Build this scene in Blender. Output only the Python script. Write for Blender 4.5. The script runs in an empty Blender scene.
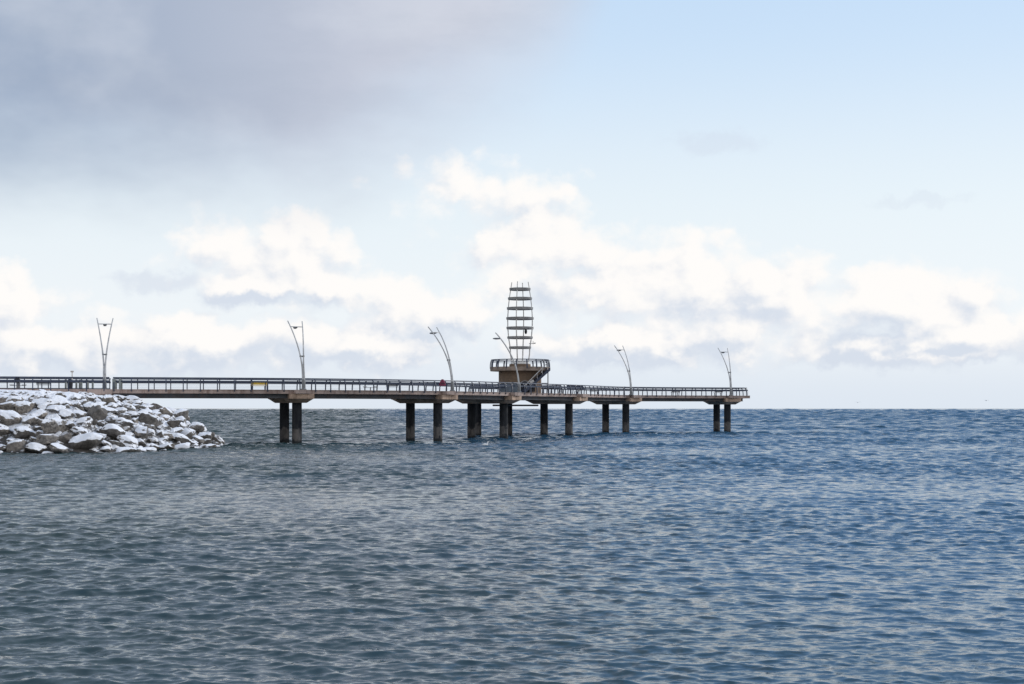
import bpy, bmesh, math, random
import numpy as np
from mathutils import Vector, Matrix, noise as mnoise

random.seed(7)
rng = np.random.default_rng(11)
scene = bpy.context.scene
col = scene.collection
R = math.radians

# ---------------------------------------------------------------- camera
F = 1024 * 50 / 36.0            # focal length in pixels
HC, HY = 3.73, 408.2            # eye height above the water, image row of the horizon
cam = bpy.data.cameras.new('camera')
cam.lens = 50
cam.sensor_width = 36
cam.clip_start = 0.5
cam.clip_end = 60000
cam.shift_y = (HY - 342) / 1024
camo = bpy.data.objects.new('camera', cam)
camo.location = (0, 0, HC)
camo.rotation_euler = (R(90), 0, 0)
col.objects.link(camo)
scene.camera = camo

# ---------------------------------------------------------------- colour management
scene.view_settings.view_transform = 'Standard'
scene.view_settings.look = 'None'
scene.view_settings.exposure = 0.0
scene.view_settings.gamma = 1.0
scene.view_settings.use_curve_mapping = False

# ---------------------------------------------------------------- sun
SUN_AZ, SUN_EL = 62.0, 30.0     # azimuth clockwise from +Y (to the right, a little behind the pier)
sl = bpy.data.lights.new('sun', 'SUN')
sl.energy = 2.0
sl.angle = R(3)
sl.color = (1.0, 0.95, 0.87)
slo = bpy.data.objects.new('sun', sl)
sd = Vector((math.sin(R(SUN_AZ)) * math.cos(R(SUN_EL)), math.cos(R(SUN_AZ)) * math.cos(R(SUN_EL)), math.sin(R(SUN_EL))))
slo.rotation_euler = sd.to_track_quat('Z', 'Y').to_euler()
slo.location = (60, 40, 60)
col.objects.link(slo)


# ---------------------------------------------------------------- node helper
class NT:
    def __init__(s, tree):
        s.t = tree
        s.n = tree.nodes
        s.l = tree.links

    def new(s, typ, **kw):
        n = s.n.new(typ)
        for k, v in kw.items():
            setattr(n, k, v)
        return n

    def put(s, sock, v):
        if isinstance(v, bpy.types.NodeSocket):
            s.l.new(v, sock)
        elif v is not None:
            sock.default_value = v

    def m(s, op, a, b=None, c=None, clamp=False):
        n = s.new('ShaderNodeMath', operation=op)
        n.use_clamp = clamp
        s.put(n.inputs[0], a)
        if b is not None: s.put(n.inputs[1], b)
        if c is not None: s.put(n.inputs[2], c)
        return n.outputs[0]

    def add(s, a, b): return s.m('ADD', a, b)
    def sub(s, a, b): return s.m('SUBTRACT', a, b)
    def mul(s, a, b): return s.m('MULTIPLY', a, b)
    def mx(s, a, b): return s.m('MAXIMUM', a, b)

    def ss(s, v, a, b, o0=0.0, o1=1.0, typ='SMOOTHSTEP'):
        n = s.new('ShaderNodeMapRange', interpolation_type=typ)
        s.put(n.inputs[0], v)
        n.inputs[1].default_value = a
        n.inputs[2].default_value = b
        n.inputs[3].default_value = o0
        n.inputs[4].default_value = o1
        return n.outputs[0]

    def mix(s, f, a, b, blend='MIX'):
        n = s.new('ShaderNodeMix', data_type='RGBA', blend_type=blend)
        s.put(n.inputs[0], f)
        s.put(n.inputs[6], a if isinstance(a, bpy.types.NodeSocket) else (*a, 1))
        s.put(n.inputs[7], b if isinstance(b, bpy.types.NodeSocket) else (*b, 1))
        return n.outputs[2]

    def xyz(s, x, y, z):
        n = s.new('ShaderNodeCombineXYZ')
        s.put(n.inputs[0], x); s.put(n.inputs[1], y); s.put(n.inputs[2], z)
        return n.outputs[0]

    def sep(s, v):
        n = s.new('ShaderNodeSeparateXYZ')
        s.put(n.inputs[0], v)
        return n.outputs

    def vm(s, op, a, b=None, sc=None):
        n = s.new('ShaderNodeVectorMath', operation=op)
        s.put(n.inputs[0], a)
        if b is not None: s.put(n.inputs[1], b)
        if sc is not None: s.put(n.inputs['Scale'], sc)
        return n.outputs[0]

    def noise(s, v, scale, detail=4, rough=0.55, dist=0.0, col=False):
        n = s.new('ShaderNodeTexNoise')
        s.put(n.inputs['Vector'], v)
        n.inputs['Scale'].default_value = scale
        n.inputs['Detail'].default_value = detail
        n.inputs['Roughness'].default_value = rough
        n.inputs['Distortion'].default_value = dist
        return n.outputs[1] if col else n.outputs[0]


# ---------------------------------------------------------------- world: Nishita sky with procedural clouds
world = bpy.data.worlds.new('World')
scene.world = world
world.use_nodes = True
world.node_tree.nodes.clear()
w = NT(world.node_tree)
SKY = 0.1
sky = w.new('ShaderNodeTexSky', sky_type='NISHITA')
sky.sun_disc = False
sky.sun_elevation = R(SUN_EL)
sky.sun_rotation = R(SUN_AZ)
sky.air_density = 1.0
sky.dust_density = 0.6
sky.ozone_density = 1.5
tc = w.new('ShaderNodeTexCoord')
dirv = w.vm('NORMALIZE', tc.outputs['Generated'])
dx, dy, dz = w.sep(dirv)
az = w.mul(w.m('ARCTAN2', dx, dy), 57.29578)
el = w.mul(w.m('ARCSINE', dz), 57.29578)
P0 = w.xyz(az, el, 0.0)


def px_az(x): return math.degrees(math.atan((x - 512) / F))
def px_el(y): return math.degrees(math.atan((HY - y) / F))


# clear sky, whitening towards the horizon
skyc = w.vm('SCALE', sky.outputs[0], sc=SKY)
veil = w.ss(el, 0, 22, 0.97, 0.75, 'LINEAR')
veilcol = w.mix(w.ss(el, 3.0, 9.0), (0.90, 0.945, 0.985), (0.86, 0.94, 0.99))
veilcol = w.mix(w.ss(el, 7.0, 16.5), veilcol, (0.64, 0.815, 1.02))
base = w.mix(veil, skyc, veilcol)
lowhaze = w.ss(el, 4.0, 0.0)
base = w.mix(w.mul(lowhaze, 0.9), base, (0.72, 0.79, 0.88))
# blue opening high up on the right, out of the frame
hi = w.ss(el, 15.5, 27)
base = w.mix(w.mul(hi, 0.88), base, (0.31, 0.57, 1.05))
# unseen broken cloud added behind the viewer to lift the front light
nb = w.noise(dirv, 2.2, 6, 0.58)
back = w.mul(w.ss(dy, 0.25, -0.35), w.ss(nb, 0.36, 0.56))
base = w.mix(back, base, (0.98, 0.955, 0.92))

# cumulus
BL = [(268, 248, 92, 46), (330, 285, 60, 26), (250, 290, 80, 24), (480, 194, 108, 34), (545, 245, 110, 48),
      (660, 285, 130, 62), (770, 300, 95, 46), (905, 305, 95, 44), (985, 338, 70, 18), (0, 300, 52, 30),
      (70, 352, 110, 30), (215, 345, 110, 32), (420, 310, 70, 34), (900, 352, 120, 16), (350, 345, 110, 24),
      (640, 345, 130, 24)]
band = w.mul(w.ss(el, 7.5, 3.0), w.ss(el, 0.0, 1.6))


def voro(v, scale):
    n = w.new('ShaderNodeTexVoronoi', voronoi_dimensions='2D', feature='SMOOTH_F1')
    w.put(n.inputs['Vector'], v)
    n.inputs['Scale'].default_value = scale
    n.inputs['Smoothness'].default_value = 0.35
    return n.outputs['Distance']


def cloud(ca_, ce_):
    """cumulus density at a direction: big masses roughened by rounded billows and fine noise"""
    p0 = w.xyz(ca_, ce_, 0.0)
    wp = w.vm('SUBTRACT', w.noise(p0, 0.7, 4, 0.6, 0, True), (0.5, 0.5, 0.5))
    p1 = w.vm('ADD', p0, w.vm('SCALE', wp, sc=1.7))
    ax_, ex_, _ = w.sep(p1)
    dn = None
    for (bx, by, rx, ry) in BL:
        u = w.m('DIVIDE', w.sub(ax_, px_az(bx)), rx / 24.8)
        v = w.m('DIVIDE', w.sub(ex_, px_el(by)), ry / 24.8)
        d = w.sub(1.0, w.m('SQRT', w.add(w.mul(u, u), w.mul(v, v))))
        dn = d if dn is None else w.m('SMOOTH_MAX', dn, d, 0.2)
    dn = w.mx(dn, -0.6)
    pv = w.xyz(w.mul(ax_, 0.8), ex_, 0.0)
    f = w.noise(w.xyz(w.mul(ca_, 0.75), ce_, 3.1), 0.9, 7, 0.62)
    r = w.add(w.mul(w.sub(0.45, voro(pv, 0.50)), 0.85), w.mul(w.sub(0.45, voro(pv, 1.25)), 0.42))
    r = w.add(r, w.mul(w.sub(f, 0.5), 0.95))
    return w.add(w.add(dn, r), w.sub(w.mul(band, 0.32), 0.17)), f, ax_, ex_


dens2, fb, a1, e1 = cloud(az, el)
densL, _, _, _ = cloud(w.add(az, 0.42), w.add(el, 0.50))
ca = w.ss(dens2, -0.16, 0.52)
lit = w.sub(dens2, densL)
sh2 = w.noise(w.xyz(w.mul(az, 0.45), w.mul(el, 1.2), 9.7), 0.5, 5, 0.55)
shade = w.add(w.sub(0.22, w.mul(lit, 1.0)), w.mul(w.sub(sh2, 0.50), 1.5))
PATCH = [(852, 345, 66, 22), (548, 300, 42, 26), (455, 333, 46, 10), (705, 345, 60, 14), (250, 300, 120, 10), (930, 352, 60, 6)]
for (bx, by, rx, ry) in PATCH:
    c = (px_az(bx), px_el(by))
    u = w.m('DIVIDE', w.sub(a1, c[0]), rx / 24.8)
    v = w.m('DIVIDE', w.sub(e1, c[1]), ry / 24.8)
    d = w.sub(1.0, w.m('SQRT', w.add(w.mul(u, u), w.mul(v, v))))
    shade = w.add(shade, w.mul(w.mx(d, 0.0), 0.9))
lowgrey = w.mul(w.ss(el, 4.6, 1.2), 0.45)
shade = w.add(shade, lowgrey)
shf = w.ss(shade, 0.0, 1.15)
ccol = w.mix(shf, (1.0, 0.978, 0.957), (0.685, 0.745, 0.84))
ca = w.mul(ca, w.ss(el, 0.15, 1.8, 0.25, 1.0))
ca = w.mul(ca, w.ss(el, 13, 10))
skyfull = w.mix(ca, base, ccol)
# small grey wisps in the clear part
for (bx, by, rx, ry, k) in [(715, 148, 60, 16, 0.28), (920, 211, 55, 9, 0.22), (160, 285, 60, 14, 0.45)]:
    c = (px_az(bx), px_el(by))
    u = w.m('DIVIDE', w.sub(a1, c[0]), rx / 24.8)
    v = w.m('DIVIDE', w.sub(e1, c[1]), ry / 24.8)
    d = w.sub(1.0, w.m('SQRT', w.add(w.mul(u, u), w.mul(v, v))))
    skyfull = w.mix(w.mul(w.ss(w.add(d, w.mul(w.sub(fb, 0.5), 1.2)), 0, 0.7), k), skyfull, (0.62, 0.68, 0.80))
# grey stratus sheet, upper left
n3 = w.noise(w.xyz(w.mul(az, 0.5), el, 21.0), 0.16, 5, 0.55)
slo_ = w.ss(az, -22, -8, 0.0, 1.0, 'LINEAR')
edge = w.add(w.ss(az, -9.0, 5.0, 8.4, 14.0, 'LINEAR'), w.ss(az, 0.5, 15.0, 0.0, 20.0))
q = w.add(w.sub(el, edge), w.mul(w.sub(n3, 0.5), 6.0))
stn = w.noise(w.xyz(w.mul(az, 0.6), w.mul(el, 0.8), 5.0), 0.30, 5, 0.5)
sta = w.mul(w.ss(q, -1.8, 3.4), w.ss(w.add(az, w.mul(w.sub(n3, 0.5), 14.0)), -5.0, 11.0, 0.98, 0.10))
stcol = w.mix(w.ss(az, -21, 1), (0.345, 0.423, 0.56), (0.61, 0.635, 0.73))
stcol = w.mix(w.mul(w.ss(stn, 0.38, 0.7), 0.42), stcol, (0.70, 0.74, 0.82))
stn2 = w.noise(w.xyz(w.mul(az, 0.35), el, 8.0), 0.55, 5, 0.6)
stcol = w.mix(w.mul(w.ss(stn2, 0.45, 0.7), 0.16), stcol, (0.36, 0.42, 0.53))
stcol = w.mix(w.ss(el, 16, 34), stcol, (0.40, 0.46, 0.54))
sta = w.mul(sta, w.ss(dy, -0.1, 0.3))
skyfull = w.mix(sta, skyfull, stcol)
# below the horizon: dull water tone
skyfull = w.mix(w.ss(el, -0.3, -2.0), skyfull, (0.16, 0.21, 0.27))
fin = w.vm('SCALE', skyfull, sc=1.0 / SKY)
bg = w.new('ShaderNodeBackground')
bg.inputs['Strength'].default_value = SKY
w.l.new(fin, bg.inputs['Color'])
wo = w.new('ShaderNodeOutputWorld')
w.l.new(bg.outputs[0], wo.inputs['Surface'])
world.cycles.sampling_method = 'MANUAL'
world.cycles.sample_map_resolution = 512


# ---------------------------------------------------------------- materials
def mat(name, color, rough=0.7, metal=0.0, var=0.25, scale=1.5, bump=0.0, bscale=8.0, ior=None):
    m = bpy.data.materials.new(name)
    m.use_nodes = True
    t = NT(m.node_tree)
    b = m.node_tree.nodes['Principled BSDF']
    g = t.new('ShaderNodeNewGeometry')
    n = t.noise(g.outputs['Position'], scale, 6, 0.6)
    dark = tuple(c * (1 - var) for c in color)
    lite = tuple(min(1, c * (1 + var)) for c in color)
    t.l.new(t.mix(t.ss(n, 0.3, 0.7), dark, lite), b.inputs['Base Color'])
    b.inputs['Roughness'].default_value = rough
    b.inputs['Metallic'].default_value = metal
    if bump:
        bn = t.new('ShaderNodeBump')
        bn.inputs['Strength'].default_value = bump
        bn.inputs['Distance'].default_value = 0.05
        t.l.new(t.noise(g.outputs['Position'], bscale, 5, 0.6), bn.inputs['Height'])
        t.l.new(bn.outputs[0], b.inputs['Normal'])
    return m


M = {}
M['rail'] = mat('rail_steel', (0.026, 0.038, 0.070), 0.5, 0.0, 0.2)
M['deck'] = mat('deck_concrete', (0.36, 0.28, 0.245), 0.8, 0, 0.22, 0.6, 0.3)
M['cap'] = mat('cap_concrete', (0.40, 0.285, 0.21), 0.85, 0, 0.35, 0.9, 0.4)
M['slab'] = mat('slab_concrete', (0.25, 0.20, 0.165), 0.85, 0, 0.35, 1.2, 0.4)
M['girder'] = mat('girder_steel', (0.060, 0.066, 0.078), 0.6, 0, 0.35, 0.8)
M['galv'] = mat('galvanised_steel', (0.43, 0.43, 0.43), 0.5, 0.1, 0.2, 2)
M['dull'] = mat('dull_steel', (0.17, 0.175, 0.18), 0.5, 0.2, 0.2, 2)
M['ring'] = mat('ring_steel', (0.27, 0.265, 0.26), 0.5, 0.2, 0.25, 2)
M['upright'] = mat('upright_steel', (0.55, 0.53, 0.50), 0.5, 0.05, 0.2, 2)
M['yellow'] = mat('yellow_paint', (0.80, 0.56, 0.05), 0.5, 0, 0.15, 3)
M['bench'] = mat('bench_slats', (0.085, 0.092, 0.10), 0.6, 0, 0.25, 3)
M['grey'] = mat('weathered_grey', (0.22, 0.23, 0.24), 0.7, 0, 0.25, 3)
M['bin'] = mat('bin_black', (0.02, 0.022, 0.028), 0.5, 0, 0.2, 3)
M['post'] = mat('post_concrete', (0.20, 0.22, 0.21), 0.8, 0, 0.25, 2)
M['crimson'] = mat('crimson_plastic', (0.17, 0.008, 0.045), 0.5, 0, 0.2, 3)
M['panel'] = mat('blue_grey_panel', (0.085, 0.115, 0.15), 0.4, 0, 0.35, 1.2)
M['hood'] = mat('grey_hood', (0.26, 0.27, 0.29), 0.5, 0, 0.15, 1.5)
M['white'] = mat('white_paint', (0.74, 0.74, 0.73), 0.6, 0, 0.08, 3)
M['dark'] = mat('dark_opening', (0.015, 0.016, 0.018), 0.7, 0, 0.2, 3)
M['gullgrey'] = mat('gull_grey', (0.28, 0.30, 0.33), 0.8, 0, 0.15, 5)
M['gullwhite'] = mat('gull_white', (0.78, 0.78, 0.76), 0.8, 0, 0.06, 5)
M['black'] = mat('wing_tip_black', (0.02, 0.02, 0.02), 0.8, 0, 0.1, 5)


def mat_pile():
    m = bpy.data.materials.new('pile_concrete')
    m.use_nodes = True
    t = NT(m.node_tree)
    b = m.node_tree.nodes['Principled BSDF']
    g = t.new('ShaderNodeNewGeometry')
    x, y, z = t.sep(g.outputs['Position'])
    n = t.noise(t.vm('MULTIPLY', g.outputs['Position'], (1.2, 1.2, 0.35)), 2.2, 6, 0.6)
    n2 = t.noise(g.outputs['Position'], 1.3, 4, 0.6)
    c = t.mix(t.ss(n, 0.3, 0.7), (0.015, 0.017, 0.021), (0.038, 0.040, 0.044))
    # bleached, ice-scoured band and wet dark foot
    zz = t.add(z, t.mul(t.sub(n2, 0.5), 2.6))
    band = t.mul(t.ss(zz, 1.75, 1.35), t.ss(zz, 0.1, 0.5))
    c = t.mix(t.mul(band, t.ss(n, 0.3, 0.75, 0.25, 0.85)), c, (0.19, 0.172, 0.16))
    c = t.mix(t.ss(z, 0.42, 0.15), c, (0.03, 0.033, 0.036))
    t.l.new(c, b.inputs['Base Color'])
    b.inputs['Roughness'].default_value = 0.8
    b.inputs['Specular IOR Level'].default_value = 0.15
    return m


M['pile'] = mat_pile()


def streaks(m, dark, k, sc=(1.6, 1.6, 0.12)):
    t = NT(m.node_tree)
    b = m.node_tree.nodes['Principled BSDF']
    src = b.inputs['Base Color'].links[0].from_socket
    g = t.new('ShaderNodeNewGeometry')
    n = t.noise(t.vm('MULTIPLY', g.outputs['Position'], sc), 1.0, 6, 0.7)
    t.l.new(t.mix(t.mul(t.ss(n, 0.45, 0.68), k), src, dark), b.inputs['Base Color'])


streaks(M['deck'], (0.16, 0.10, 0.08), 0.75)
streaks(M['cap'], (0.13, 0.08, 0.055), 0.7)
streaks(M['girder'], (0.10, 0.055, 0.04), 0.6)


def mat_stone():
    m = bpy.data.materials.new('rusty_stone_cladding')
    m.use_nodes = True
    t = NT(m.node_tree)
    b = m.node_tree.nodes['Principled BSDF']
    tc_ = t.new('ShaderNodeTexCoord')
    br = t.new('ShaderNodeTexBrick')
    x, y, z = t.sep(tc_.outputs['Object'])
    ang = t.m('ARCTAN2', y, x)
    t.l.new(t.xyz(t.mul(ang, 2.8), z, 0), br.inputs['Vector'])
    br.inputs['Color1'].default_value = (0.17, 0.115, 0.078, 1)
    br.inputs['Color2'].default_value = (0.24, 0.165, 0.11, 1)
    br.inputs['Mortar'].default_value = (0.10, 0.075, 0.05, 1)
    br.inputs['Scale'].default_value = 2.0
    br.inputs['Mortar Size'].default_value = 0.02
    n = t.noise(tc_.outputs['Object'], 0.9, 5, 0.6)
    t.l.new(t.mix(t.ss(n, 0.35, 0.7), br.outputs[0], (0.14, 0.10, 0.072)), b.inputs['Base Color'])
    b.inputs['Roughness'].default_value = 0.85
    return m


M['stone'] = mat_stone()


def snow_layer(t, b, rockc, fac, pos):
    sn = t.noise(pos, 5.0, 4, 0.6)
    snc = t.mix(sn, (0.74, 0.76, 0.81), (0.84, 0.85, 0.88))
    t.l.new(t.mix(fac, rockc, snc), b.inputs['Base Color'])
    b.inputs['Roughness'].default_value = 0.8
    bn = t.new('ShaderNodeBump')
    bn.inputs['Strength'].default_value = 0.9
    bn.inputs['Distance'].default_value = 0.14
    t.l.new(t.add(t.mul(t.noise(pos, 4.0, 7, 0.65), 1.0), t.mul(fac, 0.35)), bn.inputs['Height'])
    t.l.new(bn.outputs[0], b.inputs['Normal'])


def mat_rock(name, c1, c2, thr):
    m = bpy.data.materials.new(name)
    m.use_nodes = True
    t = NT(m.node_tree)
    b = m.node_tree.nodes['Principled BSDF']
    g = t.new('ShaderNodeNewGeometry')
    oi = t.new('ShaderNodeObjectInfo')
    pos = g.outputs['Position']
    nx, ny, nz = t.sep(g.outputs['Normal'])
    px, py, pz = t.sep(pos)
    n = t.noise(pos, 3.2, 8, 0.72)
    n2 = t.noise(pos, 0.9, 5, 0.6)
    n3 = t.noise(pos, 9.0, 3, 0.6)
    c = t.mix(t.ss(n, 0.36, 0.64), c1, c2)
    c = t.mix(t.mul(oi.outputs['Random'], 0.7), c, (0.085, 0.075, 0.066))
    c = t.mix(t.ss(pz, 0.35, 0.05), c, (0.022, 0.022, 0.022))       # wet tide line
    thr_ = t.add(thr, t.mul(t.sub(oi.outputs['Random'], 0.5), 0.30))
    f = t.add(t.sub(nz, thr_), t.add(t.mul(t.sub(n2, 0.5), 0.75), t.mul(t.sub(n3, 0.5), 0.10)))
    f = t.mul(t.ss(f, -0.05, 0.07), t.ss(t.add(pz, t.mul(t.sub(n2, 0.5), 0.6)), 0.0, 0.16))
    snow_layer(t, b, c, f, pos)
    return m


M['rock_grey'] = mat_rock('grey_rock', (0.07, 0.066, 0.062), (0.31, 0.285, 0.26), 0.34)
M['rock_tan'] = mat_rock('tan_rock', (0.085, 0.076, 0.066), (0.40, 0.35, 0.30), 0.46)
M['rock_bare'] = mat_rock('bare_rock', (0.05, 0.047, 0.044), (0.30, 0.27, 0.24), 0.84)
M['rock_snow'] = mat_rock('snowy_rock', (0.08, 0.075, 0.07), (0.30, 0.275, 0.25), 0.10)


def mat_bank():
    m = bpy.data.materials.new('snowy_bank')
    m.use_nodes = True
    t = NT(m.node_tree)
    b = m.node_tree.nodes['Principled BSDF']
    g = t.new('ShaderNodeNewGeometry')
    pos = g.outputs['Position']
    px, py, pz = t.sep(pos)
    n = t.noise(pos, 0.9, 6, 0.65)
    n2 = t.noise(t.vm('MULTIPLY', pos, (1.0, 0.6, 1.0)), 1.6, 6, 0.7)
    c = t.mix(n, (0.025, 0.024, 0.023), (0.12, 0.108, 0.095))
    f = t.add(t.ss(pz, 0.5, 4.2, -0.12, 0.16, 'LINEAR'), t.mul(t.sub(n2, 0.46), 1.0))
    snow_layer(t, b, c, t.ss(f, -0.04, 0.08), pos)
    return m


M['bank'] = mat_bank()
M['path'] = mat('snowy_path', (0.60, 0.60, 0.62), 0.85, 0, 0.15, 0.8, 0.3)


def mat_water():
    m = bpy.data.materials.new('lake_water')
    m.use_nodes = True
    t = NT(m.node_tree)
    b = m.node_tree.nodes['Principled BSDF']
    g = t.new('ShaderNodeNewGeometry')
    pos = g.outputs['Position']
    # wind patches, stretched along the crests
    gust = t.noise(t.vm('MULTIPLY', pos, (0.35, 1.0, 0.0)), 0.035, 4, 0.6)
    gust2 = t.noise(t.vm('MULTIPLY', pos, (0.25, 1.0, 0.0)), 0.009, 3, 0.6)
    amp = t.add(t.ss(gust, 0.3, 0.7, 0.6, 1.25), t.ss(gust2, 0.35, 0.65, -0.2, 0.25))
    ps = t.vm('MULTIPLY', pos, (0.5, 1.0, 0.0))
    half = (0.5, 0.5, 0.5)
    s2 = t.vm('SUBTRACT', t.noise(t.vm('ADD', ps, (31.0, 7.0, 0.0)), 4.5, 5, 0.7, 0.6, True), half)
    s = t.vm('SCALE', s2, sc=t.mul(amp, 1.15))
    s = t.vm('MULTIPLY', s, (0.8, 1.0, 0.0))
    nrm = t.vm('NORMALIZE', t.vm('ADD', g.outputs['Normal'], s))
    t.l.new(nrm, b.inputs['Normal'])
    px_, py_, pz_ = t.sep(pos)
    # greener shallows at left plus the grey-to-blue sky reflection, painted into body colour
    shallow_sky_mix = t.add(t.sub(t.mul(px_, -0.035), t.mul(py_, 0.0035)), t.mul(t.sub(t.noise(pos, 0.06, 4, 0.55), 0.5), 1.3))
    body = t.mix(t.ss(shallow_sky_mix, -0.95, 0.45), (0.027, 0.080, 0.142), (0.023, 0.046, 0.050))
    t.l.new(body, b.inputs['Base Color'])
    b.inputs['Roughness'].default_value = 0.10
    b.inputs['IOR'].default_value = 1.333
    return m


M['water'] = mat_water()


# ---------------------------------------------------------------- mesh helpers
def tag(o, label=None, cat=None, group=None, kind=None):
    if label: o['label'] = label
    if cat: o['category'] = cat
    if group: o['group'] = group
    if kind: o['kind'] = kind
    return o


def empty(name, loc, rz=0.0):
    o = bpy.data.objects.new(name, None)
    o.empty_display_size = 0.3
    o.location = loc
    o.rotation_euler = (0, 0, rz)
    col.objects.link(o)
    return o


class MB:
    """collects simple shapes and links them as one mesh object"""
    def __init__(s):
        s.v, s.f = [], []

    def quadbox(s, lo, hi):
        """box between two quads of 4 corners"""
        i = len(s.v)
        s.v += [tuple(p) for p in lo] + [tuple(p) for p in hi]
        s.f += [(i + 3, i + 2, i + 1, i), (i + 4, i + 5, i + 6, i + 7)]
        for k in range(4):
            j = (k + 1) % 4
            s.f.append((i + k, i + j, i + 4 + j, i + 4 + k))
        return s

    def box(s, x0, x1, y0, y1, z0, z1, fn=None):
        q = [(x0, y0), (x1, y0), (x1, y1), (x0, y1)]
        lo = [(x, y, z0) for x, y in q]
        hi = [(x, y, z1) for x, y in q]
        if fn:
            lo = [fn(*p) for p in lo]
            hi = [fn(*p) for p in hi]
        return s.quadbox(lo, hi)

    def tube(s, pts, rad, n=8, caps=True):
        pts = [Vector(p) for p in pts]
        rad = rad if isinstance(rad, (list, tuple)) else [rad] * len(pts)
        i0 = len(s.v)
        up = None
        for k, p in enumerate(pts):
            a = pts[max(k - 1, 0)]
            b = pts[min(k + 1, len(pts) - 1)]
            d = (b - a).normalized()
            if up is None:
                up = Vector((0, 0, 1)) if abs(d.z) < 0.9 else Vector((1, 0, 0))
            x = d.cross(up).normalized()
            y = x.cross(d).normalized()
            up = y
            for j in range(n):
                t = 2 * math.pi * j / n
                s.v.append(tuple(p + (x * math.cos(t) + y * math.sin(t)) * rad[k]))
        for k in range(len(pts) - 1):
            for j in range(n):
                a, b = i0 + k * n + j, i0 + k * n + (j + 1) % n
                s.f.append((a, b, b + n, a + n))
        if caps:
            s.f.append(tuple(i0 + j for j in reversed(range(n))))
            e = i0 + (len(pts) - 1) * n
            s.f.append(tuple(e + j for j in range(n)))
        return s

    def sweep(s, frames, prof, closed=False, caps=True):
        """frames: list of (origin, side, up); prof: list of (side, up) offsets"""
        i0, n = len(s.v), len(prof)
        for (o, sd_, up) in frames:
            for (a, b) in prof:
                s.v.append(tuple(Vector(o) + Vector(sd_) * a + Vector(up) * b))
        m = len(frames)
        for k in range(m if closed else m - 1):
            for j in range(n):
                a, b = i0 + k * n + j, i0 + k * n + (j + 1) % n
                k2 = (k + 1) % m
                c, d = i0 + k2 * n + (j + 1) % n, i0 + k2 * n + j
                s.f.append((a, b, c, d))
        if caps and not closed:
            s.f.append(tuple(i0 + j for j in reversed(range(n))))
            s.f.append(tuple(i0 + (m - 1) * n + j for j in range(n)))
        return s

    def lathe(s, prof, n=32, cx=0, cy=0, closed=True, a0=0.0, a1=2 * math.pi):
        """prof: list of (r, z)"""
        i0, k = len(s.v), len(prof)
        full = abs(a1 - a0 - 2 * math.pi) < 1e-6
        cnt = n if full else n + 1
        for j in range(cnt):
            t = a0 + (a1 - a0) * j / n
            for (r, z) in prof:
                s.v.append((cx + r * math.cos(t), cy + r * math.sin(t), z))
        for j in range(n):
            j2 = (j + 1) % cnt
            for q in range(k if closed else k - 1):
                q2 = (q + 1) % k
                s.f.append((i0 + j * k + q, i0 + j2 * k + q, i0 + j2 * k + q2, i0 + j * k + q2))
        return s

    def disc_solid(s, r, z0, z1, n=32, cx=0, cy=0, r1=None):
        r1 = r if r1 is None else r1
        i0 = len(s.v)
        for z, rr in ((z0, r), (z1, r1)):
            for j in range(n):
                t = 2 * math.pi * j / n
                s.v.append((cx + rr * math.cos(t), cy + rr * math.sin(t), z))
        s.f.append(tuple(i0 + j for j in reversed(range(n))))
        s.f.append(tuple(i0 + n + j for j in range(n)))
        for j in range(n):
            j2 = (j + 1) % n
            s.f.append((i0 + j, i0 + j2, i0 + n + j2, i0 + n + j))
        return s

    def ellipsoid(s, c, r, n=12, m=8, ax=None):
        i0 = len(s.v)
        c = Vector(c)
        A = ax or (Vector((1, 0, 0)), Vector((0, 1, 0)), Vector((0, 0, 1)))
        for i in range(m + 1):
            ph = -math.pi / 2 + math.pi * i / m
            for j in range(n):
                t = 2 * math.pi * j / n
                p = c + A[0] * (r[0] * math.cos(ph) * math.cos(t)) + A[1] * (r[1] * math.cos(ph) * math.sin(t)) + A[2] * (r[2] * math.sin(ph))
                s.v.append(tuple(p))
        for i in range(m):
            for j in range(n):
                a, b = i0 + i * n + j, i0 + i * n + (j + 1) % n
                s.f.append((a, b, b + n, a + n))
        return s

    def mesh(s, name, m, smooth=False, recalc=True):
        me = bpy.data.meshes.new(name)
        me.from_pydata(s.v, [], s.f)
        if recalc:
            bm = bmesh.new()
            bm.from_mesh(me)
            bmesh.ops.remove_doubles(bm, verts=bm.verts, dist=1e-5)
            bmesh.ops.recalc_face_normals(bm, faces=bm.faces)
            bm.to_mesh(me)
            bm.free()
        me.materials.append(m)
        if smooth:
            me.polygons.foreach_set('use_smooth', [True] * len(me.polygons))
            me.set_sharp_from_angle(angle=R(35))
        return me

    def build(s, name, m, parent=None, smooth=False):
        o = bpy.data.objects.new(name, s.mesh(name, m, smooth))
        col.objects.link(o)
        if parent: o.parent = parent
        return o


def copy_tree(o, parent=None):
    c = o.copy()
    col.objects.link(c)
    if parent: c.parent = parent
    for ch in o.children:
        copy_tree(ch, c)
    return c


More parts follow.
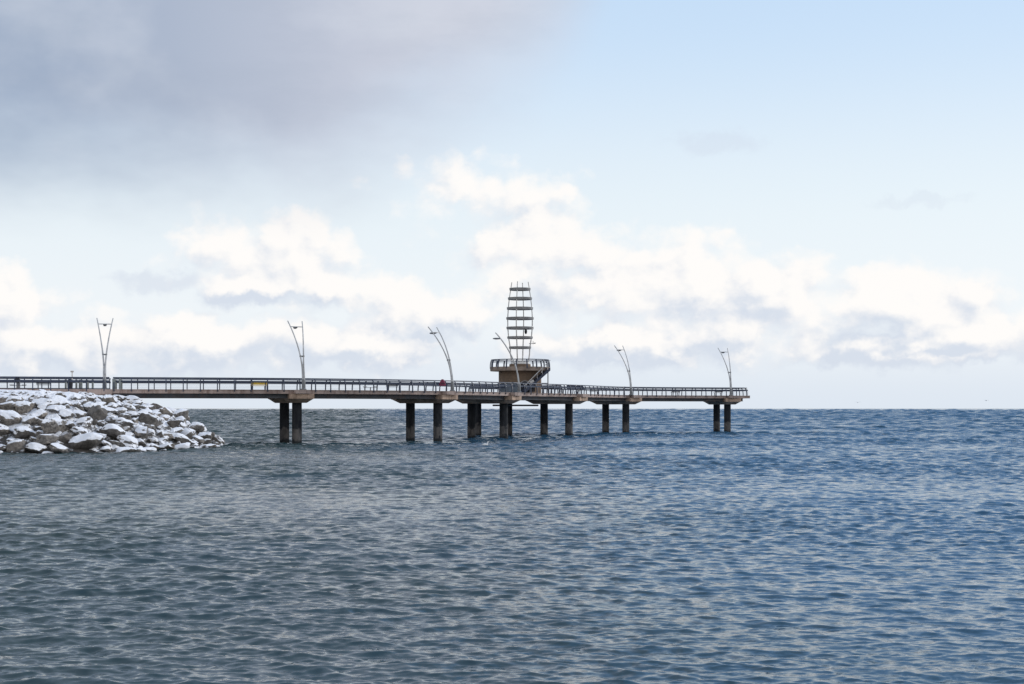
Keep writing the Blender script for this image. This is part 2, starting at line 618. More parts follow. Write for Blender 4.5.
# ---------------------------------------------------------------- water
def build_water():
    AZH = R(40)
    na = 1000
    azs = np.linspace(-AZH, AZH, na)
    rest = np.linspace(AZH, 2 * math.pi - AZH, 42)[1:-1]
    azs = np.concatenate([azs, rest])
    ratio = 1.0019
    r0, r1 = 14.0, 3200.0
    nr = int(math.log(r1 / r0) / math.log(ratio)) + 1
    rs = r0 * ratio ** np.arange(nr)
    rs = np.concatenate([[2.0, 5.0, 8.0, 11, 13.0], rs, np.geomspace(rs[-1] * 1.05, 45000, 16)])
    A, Rr = np.meshgrid(azs, rs)
    X = Rr * np.sin(A)
    Y = Rr * np.cos(A)
    X0, Y0 = X.copy(), Y.copy()
    sp = np.maximum(rs * (2 * AZH / na), rs * (ratio - 1))
    Z = np.zeros_like(X)
    fineA = (np.arange(len(azs)) < na).astype(float)
    fineA[0] = fineA[na - 1] = 0.0
    # patches of rougher and calmer water
    env = 1.0 + 0.30 * np.sin(X * 0.11 + 0.5 * np.sin(Y * .07)) * np.sin(Y * 0.13 + X * 0.05 + 1.0) + 0.20 * np.sin(X * .031 + Y * .083) * np.sin(Y * .029 - X * .047)
    nw = 340
    lam = np.exp(np.linspace(math.log(0.11), math.log(45.0), nw) + rng.normal(0, 0.02, nw))
    wind = R(-101)          # travel direction: towards the camera, a touch to the left
    th = wind + rng.normal(0, 1, nw) * np.where(lam > 0.7, 0.26, 0.45) + rng.choice([-0.3, 0.05, 0.34], nw)
    wt = np.where(lam < 0.35, 1.05, np.where(lam < 0.8, 0.9, 0.75))
    far_ = np.clip((rs - 40) / 160, 0, 1)
    lmax = np.maximum(1.08, 3.4 * sp)
    rows, tot = [], np.zeros_like(rs)
    for L, q_ in zip(lam, wt):
        row = np.clip((L / sp - 2.4) / 1.6, 0, 1) * np.maximum(np.clip(1.0 - (L - lmax) / (0.5 * lmax), 0, 1), 0.34 * (L < 3.4)) * q_
        rows.append(row)
        tot += 0.5 * row ** 2
    norm = (0.185 + 0.105 * far_ - 0.085 * np.clip((rs - 500) / 1500, 0, 1)) / np.sqrt(np.maximum(tot, 1e-9)) * np.clip((rs - 10) / 6, 0, 1) * (tot > 1e-6)
    for L, t, row in zip(lam, th, rows):
        k = 2 * math.pi / L
        on = np.nonzero(row > 0)[0]
        if not len(on): continue
        sl_ = slice(on[0], on[-1] + 1)
        aa = (row * norm)[sl_, None] / k * fineA[None, :] * env[sl_]
        ph = k * (X0[sl_] * math.cos(t) + Y0[sl_] * math.sin(t)) + rng.uniform(0, 2 * math.pi)
        c, s_ = np.cos(ph), np.sin(ph)
        Z[sl_] += aa * c
        q = 0.75 * aa * s_
        X[sl_] -= q * math.cos(t)
        Y[sl_] -= q * math.sin(t)
    nv = X.size
    co = np.empty((nv + 1, 3), np.float32)
    co[:nv, 0] = X.ravel(); co[:nv, 1] = Y.ravel(); co[:nv, 2] = Z.ravel()
    co[nv] = (0, 0, 0)
    nrow, ncol_ = X.shape
    idx = np.arange(nv).reshape(nrow, ncol_)
    a = idx[:-1, :]; b = idx[1:, :]
    q = np.stack([a, np.roll(a, -1, 1), np.roll(b, -1, 1), b], -1).reshape(-1, 4)
    tri = np.stack([idx[0], np.full(ncol_, nv), np.roll(idx[0], -1)], -1)
    # orientation: make faces point up
    q = q[:, ::-1]
    loops = np.concatenate([q.ravel(), tri.ravel()]).astype(np.int32)
    ls = np.concatenate([np.arange(len(q)) * 4, len(q) * 4 + np.arange(len(tri)) * 3]).astype(np.int32)
    me = bpy.data.meshes.new('lake')
    me.vertices.add(nv + 1)
    me.vertices.foreach_set('co', co.ravel())
    me.loops.add(len(loops))
    me.loops.foreach_set('vertex_index', loops)
    me.polygons.add(len(ls))
    me.polygons.foreach_set('loop_start', ls)
    me.polygons.foreach_set('use_smooth', np.ones(len(ls), bool))
    me.update(calc_edges=True)
    me.validate()
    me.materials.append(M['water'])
    o = bpy.data.objects.new('lake', me)
    col.objects.link(o)
    tag(o, kind='structure')
    n = me.polygons[len(q) // 2].normal
    if n.z < 0:
        me.flip_normals()
    return o


lake = build_water()

# ---------------------------------------------------------------- pier centreline
CP = [(-118, 124.5), (-100.5, 129.5), (-81, 135.0), (-62, 140.5), (-42.8, 146.0), (-23.6, 151.5), (-10.03, 162), (-3.0, 175), (6.02, 192.5),
      (15.36, 211), (32.3, 219.0), (36.3, 219.8), (41, 220.6)]


def catmull(pts, step=0.5):
    P = [np.array(p, float) for p in pts]
    out = []
    for i in range(1, len(P) - 2):
        p0, p1, p2, p3 = P[i - 1], P[i], P[i + 1], P[i + 2]
        t0 = 0
        t1 = t0 + np.linalg.norm(p1 - p0) ** .5
        t2 = t1 + np.linalg.norm(p2 - p1) ** .5
        t3 = t2 + np.linalg.norm(p3 - p2) ** .5
        n = max(4, int(np.linalg.norm(p2 - p1) / 0.1))
        for t in np.linspace(t1, t2, n, endpoint=False):
            a1_ = (t1 - t) / (t1 - t0) * p0 + (t - t0) / (t1 - t0) * p1
            a2_ = (t2 - t) / (t2 - t1) * p1 + (t - t1) / (t2 - t1) * p2
            a3_ = (t3 - t) / (t3 - t2) * p2 + (t - t2) / (t3 - t2) * p3
            b1_ = (t2 - t) / (t2 - t0) * a1_ + (t - t0) / (t2 - t0) * a2_
            b2_ = (t3 - t) / (t3 - t1) * a2_ + (t - t1) / (t3 - t1) * a3_
            out.append((t2 - t) / (t2 - t1) * b1_ + (t - t1) / (t2 - t1) * b2_)
    out.append(P[-2])
    return np.array(out)


raw = catmull(CP)
# soften kinks
for _ in range(60):
    raw[1:-1] = 0.25 * raw[:-2] + 0.5 * raw[1:-1] + 0.25 * raw[2:]
arc = np.concatenate([[0], np.cumsum(np.linalg.norm(np.diff(raw, axis=0), axis=1))])
S_MAX = arc[-1]


def pos(s):
    return np.array([np.interp(s, arc, raw[:, 0]), np.interp(s, arc, raw[:, 1])])


def frame(s):
    """position, unit tangent, unit normal to the far side"""
    d = pos(min(s + 0.6, S_MAX)) - pos(max(s - 0.6, 0))
    d /= np.linalg.norm(d)
    return pos(s), d, np.array([-d[1], d[0]])


def P3(s, off, z):
    p, d, n = frame(s)
    q = p + n * off
    return Vector((q[0], q[1], z))


def s_at_px(px, off=0.0, lo=20.0):
    best, bs = 1e9, 0
    for s in np.arange(lo, S_MAX, 0.1):
        q = P3(s, off, 0)
        e = abs(512 + F * q.x / q.y - px)
        if e < best:
            best, bs = e, s
    return bs


def s_near_pt(x, y):
    return arc[np.argmin(np.hypot(raw[:, 0] - x, raw[:, 1] - y))]


def at_px(px, D, z=0.0):
    return Vector(((px - 512) * D / F, D, z))


ZD = 5.65                     # deck level
HW = 3.5                      # half width of the deck
S_A = s_at_px(112, -HW)       # abutment
S_E = S_MAX - 0.65
BENT = [s_near_pt(*CP[i]) for i in (5, 6, 7, 8, 9, 10)]
SPACING = [4.3, 4.3, 4.5, 3.7, 4.0, 3.8]

TOWER = at_px(520, 190)

# ---------------------------------------------------------------- shore: promenade bank with riprap
WL = [(-112, 112.5), (-75, 114), (-55, 115.2), (-46, 115.6), (-40.5, 116.2), (-37, 116.6), (-34.6, 118.0), (-33.0, 120.6), (-31.4, 124), (-29.9, 128), (-28.9, 132),
      (-28.0, 136.2), (-27.9, 140), (-29.6, 144), (-33, 149), (-42, 155), (-60, 158), (-112, 150)]
WLn = np.array(WL)


def shore_dist(x, y):
    """signed distance inside the waterline polygon (vectorised)"""
    x = np.asarray(x, float); y = np.asarray(y, float)
    dmin = np.full(x.shape, 1e9)
    inside = np.zeros(x.shape, bool)
    n = len(WLn)
    for i in range(n):
        ax, ay = WLn[i]; bx, by = WLn[(i + 1) % n]
        ex, ey = bx - ax, by - ay
        t = np.clip(((x - ax) * ex + (y - ay) * ey) / (ex * ex + ey * ey), 0, 1)
        dmin = np.minimum(dmin, np.hypot(x - ax - t * ex, y - ay - t * ey))
        cond = ((ay > y) != (by > y))
        with np.errstate(divide='ignore', invalid='ignore'):
            xi = (bx - ax) * (y - ay) / (by - ay + 1e-12) + ax
        inside ^= cond & (x < xi)
    return np.where(inside, dmin, -dmin)


DK = [-6, 0, 1.5, 4, 7, 10, 13, 17, 24]
HK = [-2.2, -0.25, 0.6, 2.3, 3.75, 4.6, 5.05, 5.42, 5.62]


def bank_h(x, y):
    return np.interp(shore_dist(x, y), DK, HK)


def build_bank():
    xs = np.arange(-111, -24, 0.3)
    ys = np.arange(109, 163, 0.3)
    X, Y = np.meshgrid(xs, ys)
    H = bank_h(X, Y)
    N = np.array([[mnoise.fractal(Vector((x * 0.55, y * 0.55, 0)), 1.0, 2.0, 4) for x in xs] for y in ys])
    N2 = np.array([[mnoise.noise(Vector((x * 1.3, y * 1.3, 5))) for x in xs] for y in ys])
    d = shore_dist(X, Y)
    rough = np.interp(d, [-3, 0, 7, 12, 19, 22], [0.3, 0.35, 0.35, 0.16, 0.07, 0.02])
    H = H + rough * (N * 0.8 + N2 * 0.5)
    nx, ny = len(xs), len(ys)
    idx = np.arange(nx * ny).reshape(ny, nx)
    q = np.stack([idx[:-1, :-1], idx[:-1, 1:], idx[1:, 1:], idx[1:, :-1]], -1).reshape(-1, 4)
    me = bpy.data.meshes.new('embankment')
    me.from_pydata(np.stack([X.ravel(), Y.ravel(), H.ravel()], -1).tolist(), [], q.tolist())
    me.polygons.foreach_set('use_smooth', [True] * len(me.polygons))
    me.materials.append(M['bank'])
    o = bpy.data.objects.new('embankment', me)
    col.objects.link(o)
    tag(o, kind='structure')


build_bank()

# promenade: continuation of the deck line over the bank
fr = []
for s in np.linspace(2.0, S_A - 0.01, 160):
    p, d, n = frame(s)
    fr.append(((p[0], p[1], ZD), (n[0], n[1], 0), (0, 0, 1)))
o = MB().sweep(fr, [(-HW - .1, -0.55), (HW + .1, -0.55), (HW + .1, -0.01), (-HW - .1, -0.01)]).build('promenade', M['deck'])
tag(o, kind='structure')


# ---------------------------------------------------------------- riprap boulders
def rock_mesh(seed, flat=1.0):
    r = np.random.default_rng(seed)
    bm = bmesh.new()
    bmesh.ops.create_icosphere(bm, subdivisions=4, radius=1.0)
    npl = 15
    nn = r.normal(size=(npl, 3)); nn /= np.linalg.norm(nn, axis=1)[:, None]
    dd = r.uniform(0.62, 1.0, npl)
    sx, sy, sz = 1.0, r.uniform(0.62, 0.9), r.uniform(0.42, 0.68) * flat
    off = Vector((r.uniform(0, 90), r.uniform(0, 90), 0))
    for v in bm.verts:
        u = np.array(v.co)
        dots = nn @ u
        with np.errstate(divide='ignore'):
            rr = np.where(dots > 0.05, dd / np.maximum(dots, 0.05), 9)
        rad = (np.sum(rr ** -22.0)) ** (-1 / 22.0)
        rad = min(rad, 1.15)
        p = Vector(u * rad)
        p *= 1 + 0.13 * mnoise.fractal(p * 1.6 + off, 1.0, 2.0, 4) + 0.03 * mnoise.fractal(p * 6 + off, 1.0, 2.0, 3)
        v.co = Vector((p.x * sx, p.y * sy, p.z * sz))
    me = bpy.data.meshes.new('boulder')
    bm.to_mesh(me)
    bm.free()
    me.polygons.foreach_set('use_smooth', [True] * len(me.polygons))
    me.set_sharp_from_angle(angle=R(38))
    return me


PROTO = {}
for kind in ('rock_grey', 'rock_tan', 'rock_bare', 'rock_snow'):
    PROTO[kind] = []
    for i in range(7):
        me = rock_mesh(100 + i + 13 * len(PROTO), 0.8 if kind == 'rock_snow' else 1.0)
        me.materials.append(M[kind])
        PROTO[kind].append(me)


def boulder(x, y, z, size, kind, label, tilt=None, mesh_i=None, rz=None):
    me = random.choice(PROTO[kind]) if mesh_i is None else PROTO[kind][mesh_i]
    o = bpy.data.objects.new('boulder', me)
    o.location = (x, y, z)
    t = tilt or (random.gauss(0, 0.25), random.gauss(0, 0.25))
    o.rotation_euler = (t[0], t[1], random.uniform(0, 6.28) if rz is None else rz)
    o.scale = (size * random.uniform(.9, 1.12), size * random.uniform(.9, 1.12), size * random.uniform(.85, 1.15))
    col.objects.link(o)
    tag(o, label, 'boulder', 'boulders of the riprap bank')
    if label is None: AUTO.append((o, kind, size))
    return o


AUTO = []


def rock_px(px, py, size, kind, label, sink=0.25, **kw):
    """a boulder where the sight line of a spot on the bank meets the bank's own height"""
    for D in np.arange(114.5, 146, 0.1):
        x = (px - 512) * D / F
        zz = HC + (HY - py) * D / F
        if bank_h(x, D) >= zz - 0.25 * size and shore_dist(x, D) > -0.8:
            return boulder(x, D, float(bank_h(x, D)) + size * (0.42 - sink), size, kind, label, **kw)
    return None


placed = []
SPECIAL = [
    (47, 441, 1.3, 'rock_bare', 'big rounded bare brown boulder just above the water, largest dark rock of the bank'),
    (55, 429, 1.15, 'rock_bare', 'bare grey-brown boulder resting directly behind the big rounded dark boulder'),
    (97, 416, 1.15, 'rock_bare', 'broad bare tan boulder halfway up the bank below the forked lamp'),
    (88, 444, 1.45, 'rock_snow', 'long flat boulder under smooth snow at the waterline right of the big dark boulder'),
    (113, 433, 1.4, 'rock_snow', 'large snow-covered slab boulder at mid slope right of the flat waterline boulder'),
    (128, 443, 1.25, 'rock_snow', 'rounded snow-capped boulder near the water at the middle of the bank'),
    (140, 433, 1.15, 'rock_bare', 'dark bare boulder just behind the rounded snow-capped boulder'),
    (173, 424, 1.05, 'rock_tan', 'tan boulder near the tip of the bank below the pier girder'),
    (163, 413, 1.0, 'rock_tan', 'tan boulder on the skyline of the bank beneath the pier deck'),
    (125, 420, 0.95, 'rock_bare', 'brown bare boulder in the snow right of the broad tan boulder'),
    (8, 409, 1.05, 'rock_tan', 'flat tan boulder breaking through the snow at the left edge of the picture'),
    (24, 409, 1.1, 'rock_tan', 'long grey-tan boulder breaking through the snow beside the flat tan one at the left edge'),
    (165, 437, 0.8, 'rock_tan', 'small tan boulder among snow near the water at the right part of the bank'),
    (195, 430, 0.9, 'rock_bare', 'dark boulder on the outer slope at the tip of the bank'),
    (208, 438, 0.8, 'rock_bare', 'dark low boulder at the very tip of the bank'),
    (30, 421, 1.0, 'rock_bare', 'brown boulder in the middle of the slope under the dark slatted bench'),
    (36, 449, 1.1, 'rock_snow', 'snow-covered block at the waterline left of the big dark boulder'),
    (182, 441, 1.2, 'rock_snow', 'wide snow-sheeted boulder at the waterline near the tip of the bank'),
]
for (px, py, sz, kd, lb) in SPECIAL:
    o = rock_px(px, py, sz, kd, lb, sink=0.12, **({'mesh_i': 5} if px == 47 else {}))
    if o: placed.append((o.location.x, o.location.y, sz))

count, tries = len(placed), 0
while count < 262 and tries < 60000:
    tries += 1
    x, y = random.uniform(-48, -27), random.uniform(114, 147)
    d = float(shore_dist(x, y))
    if d < -0.7 or d > 9.5: continue
    if y > 143 or x * F / y + 512 < -14 or x * F / y + 512 > 217 or d < -0.35: continue
    sz = random.choice((0.6, 0.75, 0.85, 0.95, 1.1, 1.25)) * (1.0 if d < 6 else 0.8)
    if any((x - a) ** 2 + (y - b) ** 2 < (0.74 * (sz + c)) ** 2 * 0.85 for a, b, c in placed): continue
    placed.append((x, y, sz))
    kd = random.choices(('rock_grey', 'rock_tan', 'rock_bare', 'rock_snow'), (4, 2.4, 1.6, 3))[0]
    boulder(x, y, float(bank_h(x, y)) + sz * random.uniform(0.08, 0.3), sz, kd, None)
    count += 1
tries = 0
while count < 300 and tries < 20000:
    tries += 1
    x, y = random.uniform(-49, -34), random.uniform(124, 141)
    d = float(shore_dist(x, y))
    if d < 8.5 or d > 15 or x * F / y + 512 < -14: continue
    sz = random.uniform(0.35, 0.65)
    if any((x - a) ** 2 + (y - b) ** 2 < (0.8 * (sz + c)) ** 2 for a, b, c in placed): continue
    placed.append((x, y, sz))
    boulder(x, y, float(bank_h(x, y)) - sz * 0.2, sz, 'rock_snow' if random.random() < .5 else 'rock_grey', None)
    count += 1
# every boulder's own label: look, height on the slope, what it lies below, then order in the photo
LOOK = {'rock_grey': 'grey boulder with broken snow', 'rock_tan': 'tan boulder with some snow', 'rock_bare': 'mostly bare dark boulder', 'rock_snow': 'snow-buried boulder'}
ZONE = [(20, 'at the left edge'), (40, 'below the sign post'), (58, 'below the dark bench'), (78, 'below the litter bin'), (95, 'below the bollards'), (112, 'below the forked lamp'),
        (130, 'below the end pillars'), (150, 'under the first deck span'), (172, 'past the deck start'), (195, 'near the tip'), (999, 'at the tip')]
ROWS = [(0.8, 'at the waterline'), (1.8, 'just above the water'), (3.0, 'low on the slope'), (4.3, 'below mid slope'), (5.6, 'at mid slope'), (7.0, 'above mid slope'), (8.8, 'high on the slope'), (10.3, 'on the upper ledge'), (12.4, 'across the flat top'), (99, 'up beside the promenade')]
cells = {}
for o, kd, sz in AUTO:
    x, y = o.location.x, o.location.y
    px, d = 512 + x * F / y, float(shore_dist(x, y))
    row = next(r for lim, r in ROWS if d < lim)
    zone = next(z for lim, z in ZONE if px < lim)
    cells.setdefault((('small ' if sz < .65 else 'large ' if sz > 0.9 else 'medium ') + LOOK[kd], row, zone), []).append((px, o))
for (lk, row, zone), os_ in cells.items():
    os_.sort(key=lambda t_: t_[0])
    n = len(os_)
    words = [''] if n == 1 else ['left ', 'right '] if n == 2 else ['leftmost '] + (['middle '] if n == 3 else ['second ', 'third ', 'fourth ', 'fifth ', 'sixth ', 'seventh ', 'eighth ', 'ninth ', 'tenth '][:n - 2]) + ['rightmost ']
    for (px, o), wd_ in zip(os_, words):
        o['label'] = (wd_ + lk + ' ' + row + ' ' + zone).strip()

# small rubble filling the gaps: nobody could count it
rv, rf = [], []
small = [rock_mesh(500 + i) for i in range(3)]
sv = []
for me in small:
    bm = bmesh.new(); bm.from_mesh(me)
    bmesh.ops.dissolve_limit(bm, angle_limit=R(14), verts=bm.verts, edges=bm.edges)
    bmesh.ops.triangulate(bm, faces=bm.faces)
    bm.verts.index_update()
    sv.append((np.array([v.co for v in bm.verts]), [[v.index for v in f.verts] for f in bm.faces]))
    bm.free()
k = 0
while k < 480:
    x, y = random.uniform(-70, -26), random.uniform(112, 150)
    d = float(shore_dist(x, y))
    if d < -0.5 or d > 9: continue
    k += 1
    V, Fc = random.choice(sv)
    Rm = np.array(Matrix.Rotation(random.uniform(0, 6.28), 3, 'Z') @ Matrix.Rotation(random.gauss(0, .6), 3, 'X'))
    vv = (V * random.uniform(0.22, 0.5)) @ Rm.T + np.array([x, y, float(bank_h(x, y)) + 0.05])
    i0 = len(rv)
    rv += vv.tolist()
    rf += [[i0 + i for i in f] for f in Fc]
me = bpy.data.meshes.new('rubble')
me.from_pydata(rv, [], rf)
me.materials.append(M['rock_grey'])
o = bpy.data.objects.new('rubble', me)
col.objects.link(o)
tag(o, 'small snow-dusted rubble filling the gaps between the boulders of the bank', 'rubble', kind='stuff')

# ---------------------------------------------------------------- the pier
pier = empty('pier', P3(S_A, 0, 0))
tag(pier, 'long curving concrete and steel pier on round piles running out over the lake', 'pier')
pier_inv = Matrix.Translation(-pier.location)


def part(mb, name, m, parent=None, smooth=False):
    """mesh given in world coordinates, parented to a thing (or part) without moving it"""
    o = bpy.data.objects.new(name, mb.mesh(name, m, smooth))
    col.objects.link(o)
    if parent:
        o.parent = parent
        mw = Matrix.Identity(4)
        pr = parent
        while pr:
            mw = pr.matrix_parent_inverse @ pr.matrix_basis @ mw if pr.parent else pr.matrix_basis @ mw
            pr = pr.parent
        o.matrix_parent_inverse = mw.inverted()
    return o


def span(s0, s1, step=0.6):
    n = max(2, int((s1 - s0) / step) + 1)
    return np.linspace(s0, s1, n)


def frames(s0, s1, off=0.0, z=0.0):
    out = []
    for s in span(s0, s1):
        p, d, n = frame(s)
        q = p + n * off
        out.append(((q[0], q[1], z), (n[0], n[1], 0), (0, 0, 1)))
    return out


# deck slab with a slim overhanging nosing
prof = [(-HW, -0.06), (-HW - 0.06, -0.06), (-HW - 0.06, 0.0), (HW + 0.06, 0.0), (HW + 0.06, -0.06), (HW, -0.06), (HW, -0.42), (-HW, -0.42)]
part(MB().sweep(frames(S_A, S_E, 0, ZD), prof), 'deck', M['deck'], pier)
for off in (-2.95, 2.95):
    prof = [(-0.18, 0), (-0.18, -0.06), (-0.03, -0.06), (-0.03, -0.40), (-0.16, -0.40), (-0.16, -0.46), (0.16, -0.46), (0.16, -0.40), (0.03, -0.40), (0.03, -0.06), (0.18, -0.06), (0.18, 0)]
    part(MB().sweep(frames(S_A - 1.0, S_E - 1.0, off, ZD - 0.415), prof), 'girder', M['girder'], pier)
mb = MB()
for s in np.arange(S_A + 2, S_E - 2, 3.0):
    p, d, n = frame(s)
    fn = lambda a, b, c: (p[0] + d[0] * a + n[0] * b, p[1] + d[1] * a + n[1] * b, c)
    mb.box(-0.1, 0.1, -2.9, 2.9, ZD - 0.80, ZD - 0.425, fn)
part(mb, 'cross_beams', M['girder'], pier)
# round platform under the beacon building, joined to the deck
part(MB().disc_solid(6.3, ZD - 0.425, ZD - 0.004, 48, TOWER.x - 0.6, TOWER.y + 0.6), 'platform_slab', M['deck'], pier)


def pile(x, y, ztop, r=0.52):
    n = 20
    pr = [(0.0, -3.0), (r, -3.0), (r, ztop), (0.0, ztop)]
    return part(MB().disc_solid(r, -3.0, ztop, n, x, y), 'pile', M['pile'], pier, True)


for i, (sb, sp) in enumerate(zip(BENT, SPACING)):
    p, d, n = frame(sb)
    fn = lambda a, b, c: (p[0] + d[0] * a + n[0] * b, p[1] + d[1] * a + n[1] * b, c)
    hw = 1.28
    mb = MB()
    L0, L1 = -4.05, 4.0
    mb.box(-hw, hw, L0, L1, 4.72, 5.215, fn)
    part(mb, 'pile_cap', M['cap'], pier)
    lo = [fn(a, b, 4.29) for a, b in ((-0.75, L0 + 0.9), (0.75, L0 + 0.9), (0.75, L1 - 0.9), (-0.75, L1 - 0.9))]
    hi = [fn(a, b, 4.717) for a, b in ((-hw + .06, L0 + .1), (hw - .06, L0 + .1), (hw - .06, L1 - .1), (-hw + .06, L1 - .1))]
    part(MB().quadbox(lo, hi), 'cap_haunch', M['cap'], pier)
    for q in (-sp / 2, sp / 2):
        pile(*(fn(0, q, 0)[:2]), 4.31)
    # bay that carries the lamp post at the near end of the cap
    mb = MB().box(-0.8, 0.8, -4.25, -HW - 0.065, ZD - 0.40, ZD - 0.002, fn)
    part(mb, 'lamp_bay', M['deck'], pier)
for px, D in ((477.5, 191), (508.5, 192.5)):
    q = at_px(px, D)
    pile(q.x, q.y, ZD - 0.42)
# cable tray slung below the beacon platform
a, b = at_px(493, 184, 4.10), at_px(538, 189, 4.10)
part(MB().tube([a, b], 0.11, 8), 'service_pipe', M['girder'], pier)


# railing round the pier: along the near side, across the end, back along the far side
def rail_path(s0, s1, off=HW - 0.1, both=True, cr=1.0):
    pts = [P3(s, -off, ZD) for s in span(s0, s1 - cr)]
    if both:
        p, d, n = frame(s1)
        d3, n3_ = Vector((d[0], d[1], 0)), Vector((n[0], n[1], 0))
        c0 = P3(s1 - cr, -off + cr, ZD)
        for t in np.linspace(0, math.pi / 2, 7)[1:]:
            pts.append(c0 + d3 * (cr * math.sin(t)) - n3_ * (cr * math.cos(t)))
        c1 = P3(s1 - cr, off - cr, ZD)
        for t in np.linspace(0, math.pi / 2, 7):
            pts.append(c1 + d3 * (cr * math.cos(t)) + n3_ * (cr * math.sin(t)))
        pts += [P3(s, off, ZD) for s in reversed(list(span(s0, s1 - cr)))][1:]
    return pts


def walk(pts, spacing, start=0.0):
    acc, nxt, out = 0.0, start, []
    for a, b in zip(pts[:-1], pts[1:]):
        L = (b - a).length
        while nxt <= acc + L + 1e-6:
            t = (b - a).normalized()
            out.append((a + t * (nxt - acc), t))
            nxt += spacing
        acc += L
    return out


def offset_path(pts, inward, dz):
    out = []
    for i, p in enumerate(pts):
        t = (pts[min(i + 1, len(pts) - 1)] - pts[max(i - 1, 0)]).normalized()
        out.append(p + Vector((-t.y, t.x, 0)) * inward + Vector((0, 0, dz)))
    return out


POSTP = [(-0.16, -0.22), (-0.16, 0.25), (-0.13, 0.62), (-0.02, 0.95), (0.12, 1.17)]   # (inward, up): bowed post


def post_mb(p, t, wd, th=0.10):
    nin = Vector((-t.y, t.x, 0))
    fr_ = []
    for k, (a, b) in enumerate(POSTP):
        d0 = Vector(POSTP[max(k - 1, 0)]); d1 = Vector(POSTP[min(k + 1, len(POSTP) - 1)])
        g = (d1 - d0).normalized()
        side = nin * g.y - Vector((0, 0, 1)) * g.x
        fr_.append((p + nin * a + Vector((0, 0, b)), t, side))
    return MB().sweep(fr_, [(-wd / 2, -th / 2), (wd / 2, -th / 2), (wd / 2, th / 2), (-wd / 2, th / 2)])


def railing(pts, parent, post_name='railing_post', spacing=1.7, wd=0.10, cap=100, low=True, start=0.1):
    tops = walk(pts, spacing, start)
    for p, t in tops[:cap]:
        part(post_mb(p, t, wd), post_name, M['rail'], parent)
    if len(tops) > cap:
        m_ = MB()
        for p, t in tops[cap:]:
            q = post_mb(p, t, wd)
            i0 = len(m_.v)
            m_.v += q.v
            m_.f += [tuple(i + i0 for i in f) for f in q.f]
        tag(part(m_, post_name, M['rail'], parent), kind='stuff')
    part(MB().tube(offset_path(pts, 0.12, 1.16), 0.065, 8), 'top_rail', M['rail'], parent, True)
    fr_ = []
    hp = offset_path(pts, -0.01, 0.80)
    for i, p in enumerate(hp):
        t = (hp[min(i + 1, len(hp) - 1)] - hp[max(i - 1, 0)]).normalized()
        fr_.append((p, Vector((-t.y, t.x, 0)), Vector((0, 0, 1))))
    part(MB().sweep(fr_, [(-0.05, -0.095), (0.05, -0.095), (0.05, 0.095), (-0.05, 0.095)]), 'handrail', M['rail'], parent)
    m_ = MB()
    for hgt in (0.16, 0.32, 0.48, 0.64, 0.98):
        m_.tube(offset_path(pts, float(np.interp(hgt, [q[1] for q in POSTP], [q[0] for q in POSTP])), hgt), 0.005, 4)
    part(m_, 'railing_cables', M['rail'], parent)


railing(rail_path(S_A + 0.05, S_E - 0.1), pier)
# rail round the far side of the beacon platform
cx, cy = TOWER.x - 0.6, TOWER.y + 0.6
arcp = []
for t in np.linspace(R(-5), R(222), 40):
    arcp.append(Vector((cx + 6.15 * math.cos(t), cy + 6.15 * math.sin(t), ZD)))
railing(arcp, pier, 'platform_post', 1.5)
# end pillars at the abutment
for (ds, wd_) in ((0.15, 0.16), (0.75, 0.10)):
    for off in (-HW + 0.1, HW - 0.1):
        p, d, n = frame(S_A + ds)
        fn = lambda a, b, c: (p[0] + d[0] * a + n[0] * (b + off), p[1] + d[1] * a + n[1] * (b + off), c)
        part(MB().box(-wd_, wd_, -0.15, 0.15, ZD - 0.1, ZD + 1.05, fn), 'end_pillar', M['post'], pier)

# ---------------------------------------------------------------- promenade railing on the bank
sL = s_at_px(-60, -HW, 5)
sR = s_at_px(109.3, -HW)
for off, nm in ((-1, 'blue-grey bowed railing along the near edge of the promenade on the bank'), (1, 'blue-grey bowed railing along the far edge of the promenade behind the benches')):
    r_ = empty('promenade_railing', P3(sR, off * (HW - 0.1), ZD))
    tag(r_, nm, 'railing', 'railings on the promenade')
    pts = [P3(s, off * (HW - 0.1), ZD) for s in span(sL, sR)]
    if off > 0: pts.reverse()
    railing(pts, r_, 'railing_post', 1.7)
    part(MB().sweep([(p + Vector((0, 0, 0.05)), Vector((-0.28, .96, 0)), Vector((0, 0, 1))) for p in pts], [(-.05, -.05), (.05, -.05), (.05, .04), (-.05, .04)]), 'kerb_rail', M['rail'], r_)

# ---------------------------------------------------------------- beacon building and lattice beacon
tw = empty('beacon_tower', (TOWER.x, TOWER.y, ZD))
tag(tw, 'round brown stone lookout with an open ringed steel lattice beacon on the pier', 'tower')
ZP0, ZP1 = 3.02, 3.55           # lookout slab, above the deck


def tpart(mb, name, m, parent=None, smooth=False):
    return mb.build(name, m, parent or tw, smooth)


tpart(MB().disc_solid(2.85, 0, ZP0, 48), 'drum_wall', M['stone'], None, True)
tpart(MB().disc_solid(3.98, ZP0, ZP1, 48, r1=4.02), 'lookout_slab', M['slab'], None, True)
